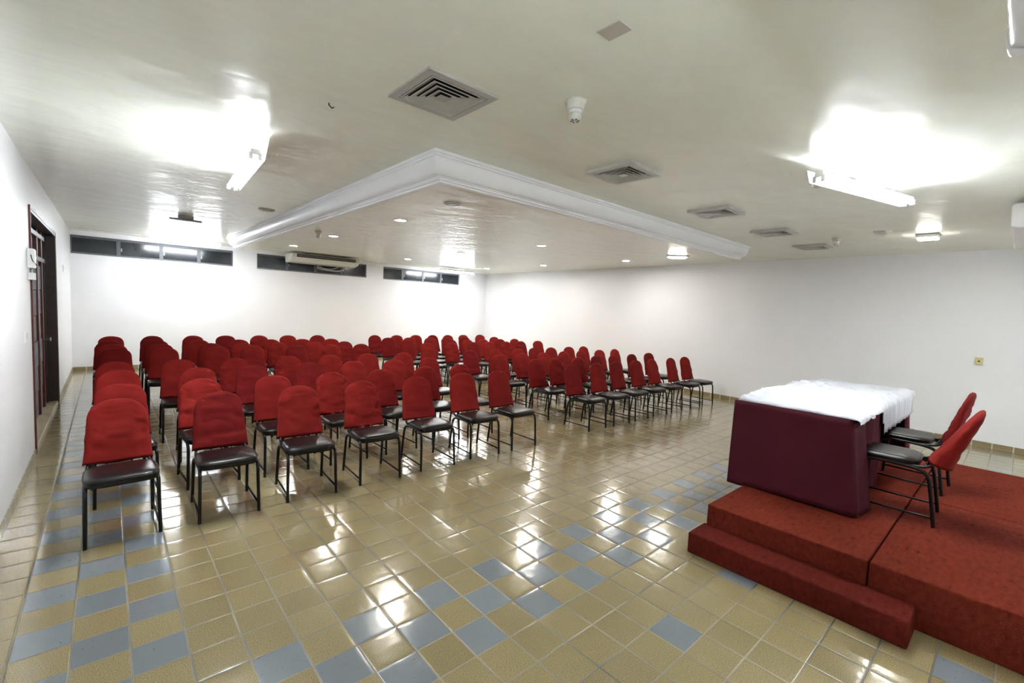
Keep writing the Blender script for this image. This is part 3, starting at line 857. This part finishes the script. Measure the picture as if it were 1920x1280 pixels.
strip_light(.9, -4.7, 2.36, 1.28, math.radians(4), 'added unseen upward tube light behind the viewer by the door wall', up=True)  # added lamp out of view, lifts the ceiling brightness
strip_light(7.4, -5.0, 2.70, 1.28, math.radians(3), 'added unseen tube light behind the platform by the plain wall')  # extra lamp added out of frame to brighten the stage-side wall
# bracket and small globe lamp by the platform light
r = empty('ceiling_bracket_mount', (23.0 * T, -12.35 * T, ZC), math.radians(-16), 'white box bracket with grey top plate over the platform light', 'ceiling bracket')
b = MB(); b.box(-.13, .13, -.055, .055, -.012, 0); b.build('top_plate', 'grey_metal', r)
b = MB(); b.box(-.07, .07, -.04, .04, -.085, -.012); b.build('box_body', 'white_plastic', r, bevel=.004)
r = empty('ceiling_bracket_mount', (6.0 * T, 24.0 * T, ZC), math.radians(-4), 'grey T-shaped bracket on the ceiling between the door-side lights', 'ceiling bracket')
b = MB(); b.box(-.10, .10, -.05, .05, -.05, 0); b.build('bracket_box', 'grey_metal', r, bevel=.004)
b = MB(); b.box(-.21, .21, -.04, .04, -.078, -.05); b.build('cross_bar', 'grey_metal', r, bevel=.004)
r = empty('ceiling_globe_light', (4.74, -2.50, ZC), math.radians(-20), 'small unlit white globe lamp beside the platform tube light', 'ceiling lamp')
b = MB(); b.lathe([(.035, 0), (.035, -.03), (.02, -.04), (.02, -.06)], (.03, 0, 0), n=20); b.build('lamp_base', 'cream_plastic', r, smooth=True)
b = MB(); b.tube([(.03, 0, -.05), (-.04, 0, -.075)], .012, 10); b.build('lamp_neck', 'cream_plastic', r, smooth=True)
b = MB(); b.lathe([(.0005, .05), (.02, .045), (.038, .028), (.045, 0), (.038, -.028), (.02, -.045), (.0005, -.05)], (-.06, 0, -.085), n=24); b.build('globe', 'glass_ball', r, smooth=True)

# oval bulkhead at the stage-side wall
r = empty('ceiling_bulkhead_light', (41.0 * T, 5.0 * T, ZC), math.radians(-50), 'bright oval lamp on the ceiling near the plain wall', 'ceiling lamp')
b = MB(); b.box(-.21, .21, -.09, .09, -.025, 0); b.build('lamp_tray', 'white_plastic', r, bevel=.01)
b = MB()
rings = []
for s_, z in ((1.0, -.025), (1.0, -.036), (.92, -.046), (.7, -.053), (.3, -.056)):
    rings.append([(.18 * s_ * math.copysign(abs(math.cos(a)) ** .6, math.cos(a)), .06 * s_ * math.copysign(abs(math.sin(a)) ** .6, math.sin(a)), z) for a in [2 * PI * k / 28 for k in range(28)]])
V = b.grid(rings, close_v=True); b.bm.faces.new(V[-1])
b.build('lamp_diffuser', 'boxglow', r, smooth=True)
# square surface lamp
r = empty('ceiling_box_light', (38.2 * T, -12.5 * T, ZC), 0, 'small square box lamp shining on the bare ceiling near the wall', 'ceiling lamp')
b = MB(); b.box(-.115, .115, -.115, .115, -.012, 0); b.build('mount_plate', 'grey_metal', r)
b = MB(); b.box(-.105, .105, -.105, .105, -.05, -.012); b.build('lamp_body', 'white_plastic', r, bevel=.004)
b = MB(); b.box(-.10, .10, -.10, .10, -.066, -.05); b.build('lamp_diffuser', 'boxglow', r, bevel=.005)

# ceiling air conditioners
def air_con(x, y, length, rz, label, m='white_plastic', pipes=False, grille=True):
    """Under-ceiling unit; local +x along its length, front (grille side) towards local -y."""
    r = empty('ceiling_air_conditioner', (x, y, ZC), rz, label, 'air conditioner', 'under-ceiling air conditioners')
    L2 = length / 2
    prof = [(-.30, -.055), (-.315, -.075), (-.30, -.135), (-.20, -.215), (.05, -.262), (.24, -.268), (.29, -.25), (.30, -.06), (.28, -.045), (-.27, -.045)]
    b = MB(); b.prism(prof, -L2, L2); b.build('housing', m, r, bevel=.012, seg=3, angle=.6)
    for e in (-1, 1):
        b = MB(); b.prism([(p * 1.02, q - (.004 if q < -.1 else 0)) for p, q in prof], min(e * L2, e * (L2 + .07)), max(e * L2, e * (L2 + .07)))
        b.build('end_cap', m, r, bevel=.018, seg=3, angle=.6)
    b = MB(); b.box(-L2 + .05, L2 - .05, -.326, -.28, -.140, -.064); gr = b.build('outlet_slot', 'dark', r)
    for k in range(2):
        b = MB(); b.box(-L2 + .06, L2 - .06, -.332, -.322, -.092 - .022 * k, -.089 - .022 * k); b.build('louvre', 'cream_plastic', gr)
    if grille:
        b = MB(); b.box(-L2 + .08, L2 - .08, .03, .22, -.275, -.264); b.build('intake_grille', 'vent', r)
    b = MB()
    for px in (-L2 * .7, L2 * .7): b.box(px - .03, px + .03, -.2, .2, -.05, 0)
    b.build('hanger', 'grey_metal', r)
    if pipes:
        b = MB(); b.tube(smooth_path([(-.1, .18, -.25), (-.08, .16, -.36), (.05, .15, -.385), (.45, .16, -.40), (.60, .18, -.36), (.66, .2, -.25)], 2), .018, 8)
        b.tube(smooth_path([(-.05, .2, -.25), (.0, .2, -.34), (.3, .2, -.365), (.55, .22, -.25)], 2), .012, 8)
        b.build('pipe', 'grey_metal', r, smooth=True)
    return r
air_con(4.84, 9.28, 1.66, 0, 'long cream ceiling air conditioner in front of the second window', 'cream_plastic', pipes=True)
air_con(1.95, -3.86, 1.5, 0, 'glossy white ceiling air conditioner above the platform corner', 'glossy_white', grille=False)
air_con(7.45, -3.82, 1.6, 0, 'white ceiling air conditioner near the plain wall', 'white_plastic', grille=False)

# ================================================================ small wall things
r = empty('alarm_box', (XL, 2.86, 1.95), 0, 'white electrical box on the wall beside the doorway', 'electrical box')
b = MB(); b.box(0, .05, -.03, .13, 0, .19); b.build('box_body', 'white_plastic', r, bevel=.005)
b = MB(); b.box(.05, .054, -.022, .122, .01, .18); b.build('box_cover', 'white_plastic', r, bevel=.002)
b = MB(); b.tube(smooth_path([(.03, -.032, .13), (.04, -.042, .07), (.060, .0, .04), (.060, .08, .03), (.03, .15, .02)], 2), .0035, 6); b.build('cable', 'dark', r, smooth=True)
r = empty('wall_socket_box', (XL, 2.90, 1.835), 0, 'small white junction box under the electrical box', 'electrical box')
b = MB(); b.box(0, .045, -.03, .13, 0, .07); b.build('box_body', 'white_plastic', r, bevel=.004)
b = MB(); b.tube([(.022, .04, .07), (.022, .04, .115)], .010, 8); b.build('conduit', 'grey_metal', r)
def plate(name, loc, sx, sy, sz, m, label, cat, group=None, holes='dark', kind='switch'):
    r = empty(name, loc, 0, label, cat, group)
    b = MB(); b.box(*sx, *sy, *sz); b.build('cover_plate', m, r, bevel=.002)
    return r
r = plate('light_switch', (XL, 2.55, 1.24), (0, .012), (-.09, .09), (0, .12), 'white_plastic', 'white wall switch between the viewer and the doorway', 'light switch')
b = MB(); b.box(.012, .02, -.03, .03, .03, .09); b.build('rocker', 'cream_plastic', r, bevel=.003)
r = plate('light_switch', (XL, 7.7, 2.05), (0, .010), (-.06, .06), (0, .12), 'white_plastic', 'pale switch plate high up beyond the doorway', 'light switch')
b = MB(); b.box(.010, .015, -.02, .02, .04, .08); b.build('rocker', 'cream_plastic', r, bevel=.002)
xo = XR(-14.85 * T)
r = plate('wall_outlet', (xo, -14.85 * T, 1.245), (-.012, 0), (-.045, .045), (0, .115), 'yellow_plastic', 'yellowed socket plate high on the plain wall', 'socket')
b = MB(); b.lathe([(.012, 0), (.012, -.003)], (-.011, 0, .058), n=14, axis='x'); b.build('socket_hole', 'dark', r)
xo = XR(-11.6 * T)
r = plate('wall_outlet', (xo, -11.6 * T, .325), (-.010, 0), (-.05, .05), (0, .115), 'white_plastic', 'white socket plate low on the wall beyond the draped table', 'socket')
b = MB(); b.box(-.014, -.010, -.028, .028, .03, .085); b.build('socket_face', 'cream_plastic', r, bevel=.001)

# ================================================================ camera, world, colour
R = ((0.7478794697137656, -0.6621869677553663, 0.04674097255737478),
     (0.01319125324298312, 0.08522112387202621, 0.9962747366484148),
     (0.6637034651247018, 0.7444768497280101, -0.07247020491568623))
cd = bpy.data.cameras.new('camera'); cam = bpy.data.objects.new('camera', cd); COL.objects.link(cam)
m4 = Matrix(((R[0][0], R[1][0], -R[2][0], 0.3783), (R[0][1], R[1][1], -R[2][1], -3.6875), (R[0][2], R[1][2], -R[2][2], 1.7743), (0, 0, 0, 1)))
cam.matrix_world = m4
cd.sensor_width = 36.0; cd.sensor_fit = 'HORIZONTAL'; cd.lens = 852.104 / 1920 * 36.0
cd.clip_start = 0.02
S.camera = cam

w = bpy.data.worlds.new('night'); S.world = w; w.use_nodes = True
w.node_tree.nodes['Background'].inputs['Color'].default_value = (0.02, 0.025, 0.035, 1)
w.node_tree.nodes['Background'].inputs['Strength'].default_value = 0.3

S.view_settings.view_transform = 'Standard'; S.view_settings.look = 'None'
S.view_settings.exposure = 3.83; S.view_settings.gamma = 1.0
S.view_settings.use_curve_mapping = False
S.cycles.use_denoising = True
S.cycles.max_bounces = 7; S.cycles.diffuse_bounces = 5; S.cycles.glossy_bounces = 3; S.cycles.transmission_bounces = 2
S.cycles.use_adaptive_sampling = True; S.cycles.adaptive_threshold = 0.03
S.cycles.sample_clamp_indirect = 8.0
